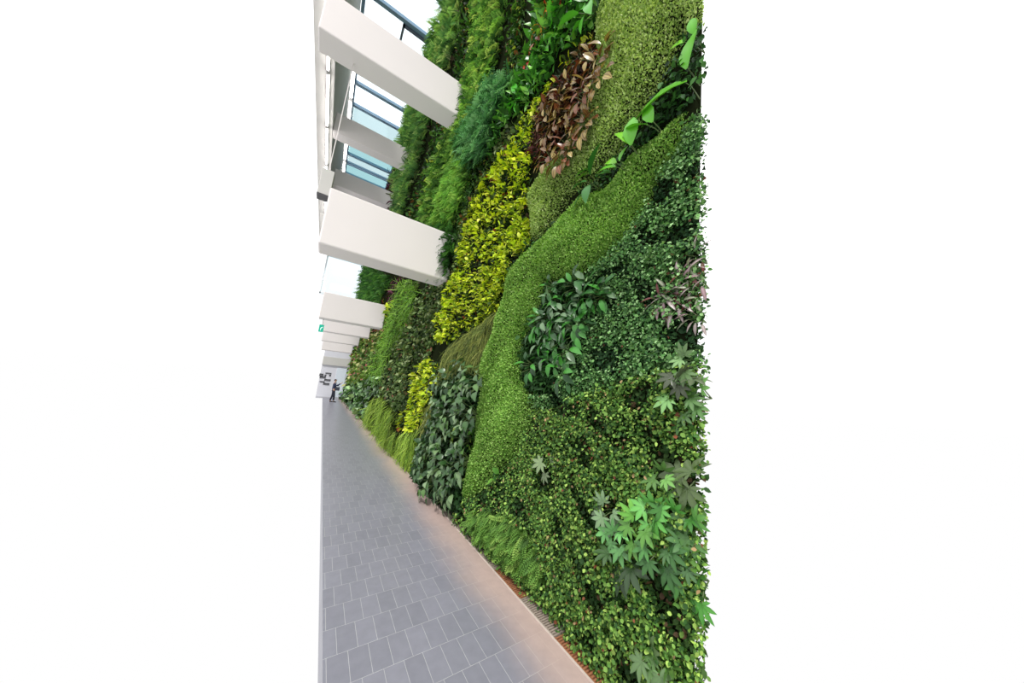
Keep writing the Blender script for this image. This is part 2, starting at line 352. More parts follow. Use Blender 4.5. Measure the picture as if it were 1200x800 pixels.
b4 = [idx[0, 0] + N0, idx[-1, 0] + N0, idx[-1, -1] + N0, idx[0, -1] + N0]
faces += [tuple(int(x) for x in b4)]
rim = lambda a: [(int(a[i]), int(a[i + 1]), int(a[i + 1]) + N0, int(a[i]) + N0) for i in range(len(a) - 1)]
faces += rim(idx[0, :]) + rim(idx[:, -1]) + rim(idx[-1, ::-1]) + rim(idx[::-1, 0])
me = bpy.data.meshes.new('wall_right'); me.from_pydata(np.vstack([Vf, Vb]).tolist(), [], faces)
me.polygons.foreach_set('use_smooth', np.ones(len(me.polygons), bool))
FELT = mat('dark_planting_felt', (.012, .016, .007), 1.0, noise=.5, nscale=8, bump=.6); FELT.node_tree.nodes['Principled BSDF'].inputs['Specular IOR Level'].default_value = 0
tag(link('wall_right', me, FELT), kind='structure')
#'dark_planting_felt', (.012, .016, .007), 1.0, noise=.5, nscale=8, bump=.6)), kind='structure')

# ---- leaf material: albedo from the leaf's own colour attribute
def leaf_material(name, rough=.5, trans=.25, spec=.4):
    m = bpy.data.materials.new(name); m.use_nodes = True; n = m.node_tree; b = n.nodes['Principled BSDF']; L = n.links.new
    a = n.nodes.new('ShaderNodeAttribute'); a.attribute_name = 'Col'
    L(a.outputs['Color'], b.inputs['Base Color']); b.inputs['Roughness'].default_value = rough; b.inputs['Specular IOR Level'].default_value = spec
    t = n.nodes.new('ShaderNodeBsdfTranslucent'); h = n.nodes.new('ShaderNodeMix'); h.data_type = 'RGBA'; h.blend_type = 'MULTIPLY'; h.inputs[0].default_value = 1; h.inputs[7].default_value = (1.1, 1.1, .5, 1)
    L(a.outputs['Color'], h.inputs[6]); L(h.outputs[2], t.inputs[0])
    x = n.nodes.new('ShaderNodeMixShader'); x.inputs[0].default_value = trans; L(b.outputs[0], x.inputs[1]); L(t.outputs[0], x.inputs[2]); L(x.outputs[0], n.nodes['Material Output'].inputs[0])
    return m
LEAF = leaf_material('matt_leaf', .6, .25, .25); GLOSSY = leaf_material('glossy_leaf', .32, .15, .5)

# ---- leaf templates: length along x, width along y, normal z
def blade(stations, fold=.25, droop=.3, twist=0, edge=(1, 1, 1), mid=(1, 1, 1), x0=0):
    V = []; C = []; T = []
    for i, (x, wd) in enumerate(stations):
        z = -droop * x * x
        V += [(x, 0, z), (x, wd, z + fold * wd), (x, -wd, z + fold * wd)]; C += [mid, edge, edge]
    for i in range(len(stations) - 1):
        a = 3 * i; b = a + 3
        T += [(a, b, b + 1), (a, b + 1, a + 1), (a, b + 2, b), (a, a + 2, b + 2)]
    return np.array(V, float), np.array(T), np.array(C, float)
def merge(parts):
    V = []; T = []; C = []; o = 0
    for v, t, c in parts: V.append(v); T.append(t + o); C.append(c); o += len(v)
    return np.vstack(V), np.vstack(T), np.vstack(C)
def xf(t, ang=0, s=1, off=(0, 0, 0), tilt=0):
    v, f, c = t; ca, sa = math.cos(ang), math.sin(ang); ct, st = math.cos(tilt), math.sin(tilt)
    v = v * s; v = np.stack([v[:, 0] * ct - v[:, 2] * st, v[:, 1], v[:, 0] * st + v[:, 2] * ct], -1)
    v = np.stack([v[:, 0] * ca - v[:, 1] * sa, v[:, 0] * sa + v[:, 1] * ca, v[:, 2]], -1) + np.array(off)
    return v, f, c
OVAL = blade([(0, .02), (.3, .30), (.65, .28), (1, .0)], .3, .2)
ROUND = blade([(0, .1), (.3, .42), (.7, .42), (1, .08)], .2, .15)
TINY = (np.array([(0, 0, 0), (.5, .3, .08), (.5, -.3, .08), (1, 0, -.1)], float), np.array([(0, 3, 1), (0, 2, 3)]), np.ones((4, 3)))
LANCE = blade([(0, .02), (.25, .12), (.55, .13), (.8, .08), (1, 0)], .3, .35)
STRAP = blade([(0, .03), (.25, .05), (.5, .055), (.75, .04), (1, 0)], .3, .9)
HAIR = blade([(0, .015), (.35, .022), (.7, .018), (1, 0)], .2, .9)
HEART = blade([(-.12, .22), (0, .36), (.2, .45), (.45, .38), (.75, .18), (1, 0)], .18, .35, mid=(1.25, 1.25, 1.1), edge=(.92, .95, .9))
BROAD = blade([(0, .04), (.2, .17), (.45, .25), (.7, .21), (.88, .1), (1, 0)], .22, .5, mid=(1.2, 1.2, 1.1))
def striped():
    st = [(0, .03), (.15, .15), (.35, .24), (.6, .24), (.85, .12), (1, 0)]; V = []; C = []; T = []
    cols = [(2.6, 2.5, 1.7), (.8, .5, .4), (2.0, 1.9, 1.2), (.6, .35, .3)]
    for x, wd in st:
        for s in (-1, 1):
            for k in range(4): V.append((x, s * wd * k / 3, -.3 * x * x + .25 * wd * k / 3)); C.append(cols[k])
    for i in range(len(st) - 1):
        for s in (0, 1):
            for k in range(3):
                a = i * 8 + s * 4 + k; b = a + 8
                T += [(a, b, b + 1), (a, b + 1, a + 1)]
    return np.array(V, float), np.array(T), np.array(C, float)
STRIPED = striped()
SILVER = blade([(0, .03), (.25, .13), (.55, .14), (.8, .08), (1, 0)], .25, .4, mid=(1.7, 1.6, 1.6), edge=(.6, .5, .5))
PALM = merge([xf(blade([(0, .05), (.3, .13), (.6, .17), (.85, .09), (1, 0)], .25, .25, mid=(1.2, 1.25, 1.1)), a, s, (0, 0, 0), .1) for a, s in ((0, 1), (.72, .95), (-.72, .95), (1.42, .8), (-1.42, .8), (2.1, .55), (-2.1, .55))])
def frond(n=9, wl=.34, droop=.7, lw=.045):
    P = [blade([(0, .012), (.5, .01), (1, .004)], 0, droop)]
    for i in range(n):
        x = .12 + .86 * i / n; L_ = wl * (math.sin(math.pi * (x * .8 + .15)) * .85 + .15)
        for s in (1, -1):
            g_ = .62 + .75 * x; lf = (np.array([(0, 0, 0), (.5, lw / wl, .03), (.5, -lw / wl, .03), (1, 0, -.12)], float), np.array([(0, 3, 1), (0, 2, 3)]), np.array([[.8], [1], [1], [1.15]]) * g_ * np.ones((1, 3)))
            P.append(xf(lf, s * 1.05, L_, (x, 0, -droop * x * x)))
    return merge(P)
FROND = frond(); FROND2 = frond(7, .28, .5, .07)
SPRIG = merge([xf(TINY, a, s, (x, 0, 0), .2) for a, s, x in ((0, .45, .55), (.9, .5, .35), (-.9, .5, .35), (1.2, .5, .05), (-1.2, .5, .05))])
CLUST = merge([xf(ROUND, a, .5, (.12 * math.cos(a), .12 * math.sin(a), .05 * k), .25) for k, a in enumerate((0, 1.3, 2.6, 3.9, 5.1))])

def norm(a): return a / np.maximum(np.linalg.norm(a, axis=-1, keepdims=True), 1e-9)
def instances(t, pos, T, N, s, col):
    v, f, c = t; n = len(pos); T = norm(T); N = norm(N - T * (N * T).sum(-1, keepdims=True)); B = np.cross(N, T)
    W = pos[:, None, :] + s[:, None, None] * (v[None, :, 0:1] * T[:, None] + v[None, :, 1:2] * B[:, None] + v[None, :, 2:3] * N[:, None])
    Fc = f[None] + (np.arange(n) * len(v))[:, None, None]
    Cc = np.clip(col[:, None, :] * c[None], 0, .9)
    return W.reshape(-1, 3), Fc.reshape(-1, 3), Cc.reshape(-1, 3)
def mesh_from(name, V, Fc, C, smooth=False):
    me = bpy.data.meshes.new(name); me.vertices.add(len(V)); me.vertices.foreach_set('co', V.astype(np.float32).ravel())
    me.loops.add(len(Fc) * 3); me.loops.foreach_set('vertex_index', Fc.astype(np.int32).ravel())
    me.polygons.add(len(Fc)); me.polygons.foreach_set('loop_start', np.arange(0, len(Fc) * 3, 3, dtype=np.int32))
    me.update(calc_edges=True)
    a = me.color_attributes.new('Col', 'FLOAT_COLOR', 'POINT'); a.data.foreach_set('color', np.hstack([C, np.ones((len(C), 1))]).astype(np.float32).ravel())
    if smooth: me.polygons.foreach_set('use_smooth', np.ones(len(me.polygons), bool))
    return me

def cells(bb, s0, k, stretch=True):
    """jittered cells over the wall, coarser where farther from the corridor's near end"""
    y0, y1, z0, z1 = bb; n = max(1, int((y1 - y0) / 1.0)); m = max(1, int((z1 - z0) / 1.0))
    a, b = np.meshgrid(y0 + (np.arange(n) + .5) * (y1 - y0) / n, z0 + (np.arange(m) + .5) * (z1 - z0) / m)
    Y = a.ravel(); Z = b.ravel(); DY = np.full(Y.shape, (y1 - y0) / n); DZ = np.full(Y.shape, (z1 - z0) / m); out = []
    while len(Y):
        u, v = proj(np.stack([np.full_like(Y, 1.85), Y, Z], -1)); front = Y * R[1, 1] + 1.85 * R[0, 1] + (Z - H) * R[2, 1] > .1
        marg = 40 + 700 * np.maximum(DY, DZ) / np.hypot(Y, 1.8)
        keep = front & (u > 360 - marg) & (u < 834 + marg) & (v > -40 - marg) & (v < 835 + marg)
        Y, Z, DY, DZ = Y[keep], Z[keep], DY[keep], DZ[keep]
        r = np.sqrt(Y ** 2 + (Z - H) ** 2 + 3.4); tz = np.maximum(s0, k * r); ty = tz * (np.clip(r / 5, 1, 3.5) if stretch else 1)
        sz = DZ > tz; sy = (DY > ty)
        done = ~sz & ~sy
        out.append(np.stack([Y[done], Z[done], DY[done], DZ[done]], -1))
        Y, Z, DY, DZ, sy, sz = [x[~done] for x in (Y, Z, DY, DZ, sy, sz)]
        ny_ = np.where(sy, 2, 1); nz_ = np.where(sz, 2, 1); o = []
        for i in (0, 1):
            for j in (0, 1):
                m_ = (i < ny_) & (j < nz_)
                o.append(np.stack([Y + (i - (ny_ - 1) / 2) * DY / ny_, Z + (j - (nz_ - 1) / 2) * DZ / nz_, DY / ny_, DZ / nz_], -1)[m_])
        q = np.vstack(o); Y, Z, DY, DZ = q.T
    q = np.vstack(out)
    y = q[:, 0] + (rng.random(len(q)) - .5) * q[:, 2]; z = q[:, 1] + (rng.random(len(q)) - .5) * q[:, 3]
    return y, z
OUT = np.array([-1., 0, 0]); UP = np.array([0, 0, 1.])
total = 0
def bed(reg, name, label, cat, tmpl, cols, size, spacing, k=.0065, thick=.05, up=.6, rnd=.5, tdown=.4, tout=.5, trnd=1., m=LEAF, minpx=.0075, pnoise=.12, layers=1, jit=.35, var=.2, idx_=None, drop=0.0, streak=0.0, smooth=False):
    """one drift of uncountable foliage: every leaf is modelled, all in one mesh"""
    global total
    ids = [i for i, (n, P) in enumerate(ORDER) if n == reg] if idx_ is None else idx_
    V = []; Fc = []; C = []; o = 0
    tmpls = tmpl if isinstance(tmpl, list) else [tmpl]
    for i in ids:
        P = ORDER[i][1]; bb = (max(.1, P[:, 0].min()), min(YE, P[:, 0].max()), max(0, P[:, 1].min()), min(18.5, P[:, 1].max()))
        for ly in range(layers):
            y, z = cells(bb, spacing, k)
            rid = region_id(y + rng.normal(0, .012, y.shape), z + rng.normal(0, .012, z.shape)); u, v = proj(np.stack([np.full_like(y, WX), y, z], -1))
            ok = (rid == i) & (y > yend(z) - .06) & (u > 360) & (u < 850) & (v > -30) & (v < 830) & (y < YE - .1)
            if drop: ok &=  (noise2(y, z, 14, 77) + rng.normal(0, .3, y.shape)) > -1 + drop
            y, z = y[ok], z[ok]; rid = rid[ok]
            if not len(y): continue
            D = relief(y, z, rid); u, v = proj(np.stack([1.95 - D - thick * .6, y, z], -1)); ok = u < 826 - 330 * size * .3 / np.sqrt(y ** 2 + (z - H) ** 2 + 3.4); y, z, rid, D = y[ok], z[ok], rid[ok], D[ok]; n = len(y)
            if not n: continue
            r = np.sqrt(y ** 2 + (z - H) ** 2 + 3.4)
            pos = np.stack([1.95 - D - rng.random(n) * thick, y, z], -1)
            Nn = OUT + up * UP + rng.normal(0, rnd, (n, 3)); T = tout * OUT - tdown * UP + trnd * rng.normal(0, .6, (n, 3))
            s = np.maximum(size, minpx * r) * (1 + rng.uniform(-jit, jit, n))
            w = np.array([c[1] for c in cols], float); w /= w.sum(); cc = np.array([lin(*c[0]) for c in cols])
            pick = rng.choice(len(cols), n, p=w); col = cc[pick] * (1 + pnoise * noise2(y, z, 3.5, 5))[:, None] * (1 + rng.uniform(-var, var, n))[:, None]
            tk = rng.integers(0, len(tmpls), n)
            for t in range(len(tmpls)):
                a = tk == t
                if a.any():
                    v_, f_, c_ = instances(tmpls[t], pos[a], T[a], Nn[a], s[a], col[a]); V.append(v_); Fc.append(f_ + o); C.append(c_); o += len(v_)
            total += n
    if not V: print('EMPTY', name); return
    me = mesh_from(name, np.vstack(V), np.vstack(Fc), np.vstack(C), smooth)
    return tag(link(name, me, m), label, cat, kind='stuff')
def sub(reg, ks): return [[i for i, (n, P) in enumerate(ORDER) if n == reg][k] for k in ks]

G = lambda *a: [((a[i], a[i + 1], a[i + 2]), a[i + 3]) for i in range(0, len(a), 4)]
# carpets of fine green groundcover
CARP = G(156, 184, 98, 4, 176, 200, 118, 3, 126, 158, 76, 3, 198, 216, 146, 1)
bed('carpet', 'groundcover_carpet', 'smooth dense carpet of fine light green groundcover, upper cushion left of the bright broad leaves', 'groundcover', TINY, CARP, .019, .009, k=.0033, thick=.03, up=.9, rnd=.7, tdown=-.3, tout=.8, minpx=.0066, idx_=sub('carpet', [0]), pnoise=.1)
CARP2 = G(132, 176, 80, 4, 156, 198, 98, 3, 98, 146, 56, 3, 174, 206, 120, 1)
bed('carpet', 'groundcover_carpet', 'long bright green carpet of fine groundcover sweeping from the floor up to the right', 'groundcover', TINY, CARP2, .019, .009, k=.0033, thick=.03, up=.9, rnd=.7, tdown=-.3, tout=.8, minpx=.0066, idx_=sub('carpet', [1]), pnoise=.1)
# hedge
bed('hedge', 'creeping_foliage', 'dense mass of small round green leaves with dark gaps over the lower right of the wall', 'foliage', [OVAL, OVAL, ROUND], G(118, 158, 72, 4, 84, 126, 54, 4, 162, 194, 96, 2, 52, 88, 42, 3, 125, 72, 50, .15, 180, 150, 110, .25), .0225, .0145, k=.0055, thick=.10, up=.9, rnd=.65, minpx=.0072, var=.4, drop=.65, layers=1)
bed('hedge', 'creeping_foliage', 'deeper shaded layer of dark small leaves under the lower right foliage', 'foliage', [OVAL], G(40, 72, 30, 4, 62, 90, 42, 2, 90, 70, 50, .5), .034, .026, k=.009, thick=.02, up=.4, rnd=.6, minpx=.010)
bed('ivy', 'creeping_foliage', 'cooler blue green small leaved creeper right of the groundcover carpet', 'foliage', [OVAL, OVAL, ROUND], G(110, 156, 90, 4, 80, 126, 68, 4, 150, 190, 130, 2.5, 52, 90, 48, 3, 110, 66, 50, .1), .0225, .0145, k=.0055, thick=.10, up=.9, rnd=.65, minpx=.0072, var=.4, drop=.65, layers=1)
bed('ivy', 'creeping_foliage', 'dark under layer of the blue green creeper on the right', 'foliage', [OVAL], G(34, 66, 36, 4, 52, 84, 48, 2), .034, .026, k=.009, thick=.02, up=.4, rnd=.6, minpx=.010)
# base drift behind everything
bed('mixed_upper', 'mixed_foliage', 'mixed dark and mid green leafy planting filling the upper wall between the drifts', 'foliage', [LANCE, OVAL], G(70, 120, 40, 4, 100, 150, 56, 3, 44, 84, 34, 4, 140, 170, 70, 1), .07, .035, k=.0075, thick=.12, up=.6, rnd=.5, minpx=.014)
FB = dict(streak=.6, k=.0095, thick=.09, up=.9, rnd=.35, tdown=.15, tout=1., trnd=.7, layers=2, minpx=.022, var=.4)
bed('fern_pale', 'fern_drift', 'tall feathery drift of pale green ferns along the top left edge of the wall', 'ferns', FROND, G(110, 160, 88, 3, 140, 182, 96, 2, 74, 120, 66, 3, 178, 206, 130, 1.2), .20, .06, idx_=sub('fern_pale', [0]), **FB)
bed('fern_pale', 'fern_drift', 'yellowish green fern tuft left of the yellow drift, below the nearest beam', 'ferns', FROND, G(122, 172, 82, 3, 150, 190, 96, 2, 90, 140, 60, 2), .20, .06, idx_=sub('fern_pale', [1]), **FB)
bed('fern_bright', 'fern_drift', 'bright green fern drift running up beside the nearest beam', 'ferns', [FROND, FROND2], G(100, 148, 66, 3, 136, 180, 84, 3, 60, 104, 46, 3, 176, 204, 110, 1), .20, .06, **FB)
bed('fern_blue', 'fern_drift', 'blue green arching fern clump between the dark leaf strip and the beam end', 'ferns', FROND, G(88, 145, 92, 3, 118, 170, 120, 2, 60, 112, 66, 2), .24, .055, idx_=sub('fern_blue', [0]), **FB)
bed('fern_blue', 'fern_drift', 'darker green fern clump overhanging the right end of the big low beam', 'ferns', FROND, G(66, 116, 56, 3, 90, 142, 70, 2, 48, 90, 42, 3), .24, .055, idx_=sub('fern_blue', [1]), **FB)
bed('leaf_dark', 'dark_foliage', 'dark leafy strips of small leaves with brown gaps between the fern drifts', 'foliage', [OVAL, LANCE], G(60, 105, 40, 4, 86, 128, 52, 2, 36, 66, 30, 4, 120, 80, 50, .7, 170, 190, 80, .6), .06, .032, k=.0075, thick=.08, up=.7, rnd=.6, minpx=.013, drop=.3)
bed('broad_green', 'leafy_foliage', 'vivid green leafy drift of medium leaves left of the upper carpet', 'foliage', [LANCE, BROAD], G(84, 150, 58, 3, 64, 122, 48, 4, 118, 180, 72, 2, 42, 82, 36, 3), .11, .045, k=.011, thick=.12, up=.7, rnd=.5, tout=.9, tdown=-.1, minpx=.024, m=GLOSSY)
bed('leaf_grey', 'grey_green_foliage', 'grey green small leaved strip left of the yellow drift', 'foliage', [OVAL], G(104, 128, 76, 4, 78, 106, 54, 4, 148, 164, 114, 2, 48, 68, 36, 3, 120, 84, 60, .5), .055, .032, k=.0075, thick=.08, up=.6, rnd=.6, minpx=.013, drop=.25)
bed('fern_mix', 'fern_drift', 'far drift of mid green ferns beside the bright end window', 'ferns', FROND2, G(84, 138, 66, 3, 112, 164, 82, 2, 60, 108, 50, 3), .20, .06, **FB)
YEL = G(200, 216, 44, 4, 172, 200, 40, 4, 222, 232, 96, 2, 120, 155, 40, 2, 60, 84, 30, 1.5, 140, 70, 40, .15)
YL = dict(k=.0078, thick=.10, up=1.0, rnd=.5, tout=.9, tdown=0.1, minpx=.015, layers=1, drop=.7, var=.3)
bed('yellow_leaf', 'yellow_foliage', 'tiny lime yellow strip beyond the low beams, left of the purple streak', 'foliage', [LANCE, OVAL], YEL, .055, .035, idx_=sub('yellow_leaf', [0]), **YL)
bed('yellow_leaf', 'yellow_foliage', 'small lime yellow patch above the olive grass mounds', 'foliage', [LANCE, OVAL], YEL, .06, .032, idx_=sub('yellow_leaf', [1]), **YL)
bed('yellow_leaf', 'yellow_foliage', 'long lime yellow leafy drift climbing diagonally through the middle of the wall', 'foliage', [LANCE, OVAL], YEL, .066, .032, idx_=sub('yellow_leaf', [2]), **YL)
bed('purple_leaf', 'purple_foliage', 'thin dark purple leafy streak by the far yellow strip', 'foliage', [LANCE], G(95, 50, 72, 3, 70, 40, 55, 3, 150, 90, 120, 1), .09, .045, idx_=sub('purple_leaf', [0]), k=.009, minpx=.018)
bed('purple_leaf', 'purple_foliage', 'thin dark purple leafy streak near the wall top above the big low beam', 'foliage', [LANCE], G(95, 45, 62, 3, 70, 36, 48, 3), .09, .045, idx_=sub('purple_leaf', [1]), k=.009, minpx=.018)
bed('grass_bright', 'soft_grass', 'bright green soft grassy ribbon rising beyond the grey green strip', 'grass', HAIR, G(122, 172, 58, 4, 94, 146, 48, 3, 150, 192, 78, 2), .18, .04, k=.008, thick=.06, up=.5, rnd=.4, tdown=.7, tout=.9, minpx=.03, layers=2)
bed('leaf_speckled', 'speckled_foliage', 'far patch of speckled cream, pink and green leaves near the end wall', 'foliage', [OVAL, ROUND], G(120, 150, 70, 3, 190, 190, 130, 1.4, 90, 125, 55, 3, 150, 95, 85, 1, 60, 90, 40, 2), .06, .04, k=.006, thick=.1, minpx=.010, drop=.35, var=.35)
bed('leaf_pale_big', 'broad_leaf_foliage', 'pale green broad leaves hanging low at the far end of the wall', 'foliage', [BROAD, HEART], G(100, 138, 84, 3, 68, 104, 56, 3, 150, 180, 130, 1.2, 40, 70, 36, 3), .13, .06, k=.0095, thick=.16, up=.7, minpx=.014, var=.35, m=GLOSSY)
GO = dict(k=.0075, thick=.05, up=.4, rnd=.4, tdown=1., tout=.8, trnd=.6, layers=2)
bed('grass_olive', 'grass_mound', 'soft hanging mound of fine yellow green grass touching the floor edge', 'grass', HAIR, G(150, 182, 66, 4, 120, 155, 52, 3, 176, 200, 90, 1.5, 92, 128, 44, 1.5), .16, .03, minpx=.03, **GO)
bed('olive_sedge', 'sedge_tuft', 'olive brown tuft of fine drooping sedge beside the carpet and the vines', 'grass', HAIR, G(130, 140, 66, 3, 100, 118, 52, 3, 160, 165, 90, 1, 74, 90, 42, 2), .16, .03, minpx=.03, **GO)
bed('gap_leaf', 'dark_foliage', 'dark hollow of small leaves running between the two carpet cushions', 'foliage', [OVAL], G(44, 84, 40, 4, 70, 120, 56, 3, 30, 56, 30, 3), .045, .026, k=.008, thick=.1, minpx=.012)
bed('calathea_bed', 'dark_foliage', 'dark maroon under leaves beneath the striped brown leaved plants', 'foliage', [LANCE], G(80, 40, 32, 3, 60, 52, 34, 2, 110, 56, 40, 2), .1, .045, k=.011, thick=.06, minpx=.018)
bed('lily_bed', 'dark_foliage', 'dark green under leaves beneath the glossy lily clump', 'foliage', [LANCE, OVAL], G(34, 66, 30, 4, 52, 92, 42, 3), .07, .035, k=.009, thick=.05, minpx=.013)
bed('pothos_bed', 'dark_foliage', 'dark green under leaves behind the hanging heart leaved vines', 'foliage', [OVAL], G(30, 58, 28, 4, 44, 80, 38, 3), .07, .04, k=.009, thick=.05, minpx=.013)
bed('fern_light', 'fern_drift', 'fresh light green sword fern fringe hanging over the floor edge', 'ferns', FROND2, G(104, 146, 64, 4, 74, 112, 46, 3, 146, 180, 90, 1.5), .10, .032, k=.012, thick=.1, up=.8, rnd=.4, tdown=.5, tout=.9, trnd=.7, layers=2, minpx=.02)
print('leaves', total)

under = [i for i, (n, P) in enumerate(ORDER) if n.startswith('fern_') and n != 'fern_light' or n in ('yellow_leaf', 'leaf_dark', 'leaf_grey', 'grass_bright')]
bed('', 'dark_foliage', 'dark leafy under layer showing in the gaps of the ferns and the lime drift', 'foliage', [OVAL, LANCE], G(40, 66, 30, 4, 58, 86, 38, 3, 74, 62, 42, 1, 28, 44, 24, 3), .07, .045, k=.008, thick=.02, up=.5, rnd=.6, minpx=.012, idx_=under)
print('all leaves', total)
# ---------------------------------------------------------------- individual plants on the wall
STEM = mat('green_stem', (.09, .14, .04), .6)
def leaf_mesh(name, tmpl, size, col, seed=0):
    v, f, c = tmpl; cc = np.clip(c * lin(*col)[None], 0, .9)
    me = mesh_from(name, v * size, f, cc, True); return me
def mats_for(me, m):
    if not me.materials: me.materials.append(m)
MESH = {}
def lmesh(key, tmpl, size, col, m):
    k = (key, size, col)
    if k not in MESH:
        MESH[k] = leaf_mesh('leaf', tmpl, size, col); mats_for(MESH[k], m)
    return MESH[k]
def plant(name, label, cat, uv, n, key, tmpl, size, cols, spread=.1, reach=.12, group=None, m=GLOSSY, down=.4, up=.8, fan=None, prot=.10):
    p = at(uv[0], uv[1], X=WX - prot - .1); y, z = np.array([p[1]]), np.array([p[2]])
    d = relief(y, z, region_id(y, z))[0]
    p = at(uv[0], uv[1], X=1.95 - d - .10)
    root = empty(name, (1.95 - d + .02, p[1], p[2])); tag(root, label, cat, group)
    st = MB()
    for j in range(n):
        a = 2 * math.pi * (j + rng.uniform(-.3, .3)) / n if fan is None else fan[0] + (fan[1] - fan[0]) * (j + .5) / n + rng.uniform(-.1, .1)
        rad = spread * rng.uniform(.35, 1) if n > 1 else 0
        off = np.array([-(.04 + reach * rng.uniform(.5, 1)), rad * math.cos(a), rad * math.sin(a)])
        T = norm(np.array([-.45, math.cos(a), math.sin(a) - down]) + rng.normal(0, .15, 3))
        base = np.array(root.location) + off; L1 = size * 1.0
        if max(proj(base + T * L1)[0], proj(base + T * L1 * .5)[0] + 330 * L1 * .2 / 2.3) > 829: continue      # a leaf the photograph does not show
        Nn = norm(OUT * 1.0 + UP * up + rng.normal(0, .25, 3))
        Nn = norm(Nn - T * (Nn @ T)); B = np.cross(Nn, T); s = rng.uniform(.78, 1.15)
        o = bpy.data.objects.new('leaf', lmesh(key, tmpl, size, cols[rng.integers(len(cols))], m)); COL.objects.link(o); o.parent = root
        Mx = Matrix(((T[0] * s, B[0] * s, Nn[0] * s, off[0]), (T[1] * s, B[1] * s, Nn[1] * s, off[1]), (T[2] * s, B[2] * s, Nn[2] * s, off[2]), (0, 0, 0, 1)))
        o.matrix_local = Mx
        st.tube((.03, 0, 0), tuple(off * .55 + np.array([0, 0, .012])), .004, .0035, 5); st.tube(tuple(off * .55 + np.array([0, 0, .012])), tuple(off + T * .01), .0035, .0025, 5)
    st.build('stem', STEM, root)
    return root
def fill(reg, ks, n, mind):
    pts = []; P = np.vstack([ORDER[i][1] for i in sub(reg, ks)]); t = 0
    pp = [ORDER[i][1] for i in sub(reg, ks)]
    uvP = [np.stack(proj(np.stack([np.full(len(q), WX), q[:, 0], q[:, 1]], -1)), -1) for q in pp]
    lo = np.min([q.min(0) for q in uvP], 0); hi = np.max([q.max(0) for q in uvP], 0)
    while len(pts) < n and t < 6000:
        t += 1; c = rng.uniform(lo, hi)
        if any(inside(q, np.array([c[0]]), np.array([c[1]]))[0] for q in uvP) and all(np.hypot(*(c - d)) > mind for d in pts): pts.append(c)
    return sorted(pts, key=lambda c: c[1])
# calatheas
cp = fill('calathea_bed', [0], 26, 10)
for i, c in enumerate(cp):
    lab = 'striped brown and cream calathea in the maroon patch beside the upper carpet'
    if i == 0: lab = 'topmost striped brown calathea, next to the yellow tip of the lime drift'
    if i == len(cp) - 1: lab = 'lowest striped calathea of the maroon patch, with rusty leaves'
    plant('calathea', lab, 'plant', c, 9, 'cal', STRIPED, .125, [(112, 100, 68), (92, 72, 50), (134, 124, 84), (100, 62, 44)], .11, .10, 'striped calatheas', down=.7, up=.5)
# lilies
for i, c in enumerate(fill('lily_bed', [0], 26, 9)):
    plant('peace_lily', 'dark glossy lance leaved plant in the clump left of the creeper' if i else 'highest glossy dark plant of the clump beside the carpet edge', 'plant', c, 9, 'lily', BROAD, .115, [(46, 96, 42), (32, 70, 32), (64, 132, 50), (104, 132, 100)], .10, .12, 'glossy dark clump plants', down=.3)
# heart leaved vines
for i, c in enumerate(fill('pothos_bed', [0], 24, 11)):
    plant('heart_leaf_vine', 'hanging vine of grey green heart shaped leaves in the dark clump near the floor' if i else 'topmost heart leaved vine of the dark clump, with one bright leaf', 'plant', c, 17, 'heart', HEART, .105, [(66, 98, 58), (48, 80, 42), (112, 138, 100), (38, 70, 34), (84, 118, 66)], .24, .2, 'heart leaved vines', down=.9, up=.7)
plant('heart_leaf_vine', 'single yellow green heart leaf hanging in the dark vine clump', 'plant', (541, 504), 1, 'hy', HEART, .26, [(170, 200, 80)], 0, .22, down=1.0)
# bird's nest type broad leaves in the hollow between the carpets
for uv, n, sz, fan, lab in [((808, 100), 1, .42, (.35, .5), 'large bright green arching leaf standing out over the upper carpet'), ((808, 84), 1, .28, (1.3, 1.7), 'upright glossy bright leaf at the right edge beside the arching one'),
        ((814, 44), 2, .13, (0, 2), 'small bright leaf highest on the right edge'), ((768, 148), 2, .2, (.5, 1.6), 'bright green leaf pair in the hollow, right of the carpet middle'),
        ((740, 178), 2, .22, (1.2, 1.9), 'upright bright leaf near the lower half of the hollow'), ((726, 194), 3, .17, (.2, 1.8), 'small glossy rosette at the bend of the hollow'),
        ((696, 198), 2, .2, (0, .7), 'bright leaf pointing left over the carpet below the calatheas'), ((692, 214), 5, .2, (0, 6.28), 'dark green rosette at the lowest end of the hollow')]:
    plant('broad_leaf_plant', lab, 'plant', uv, n, 'bn' + str(sz), BROAD, sz, [(112, 184, 40), (88, 164, 40)] if n < 5 else [(50, 110, 44)], .08, .12, 'broad leaved plants between the carpets', down=.1, fan=fan)
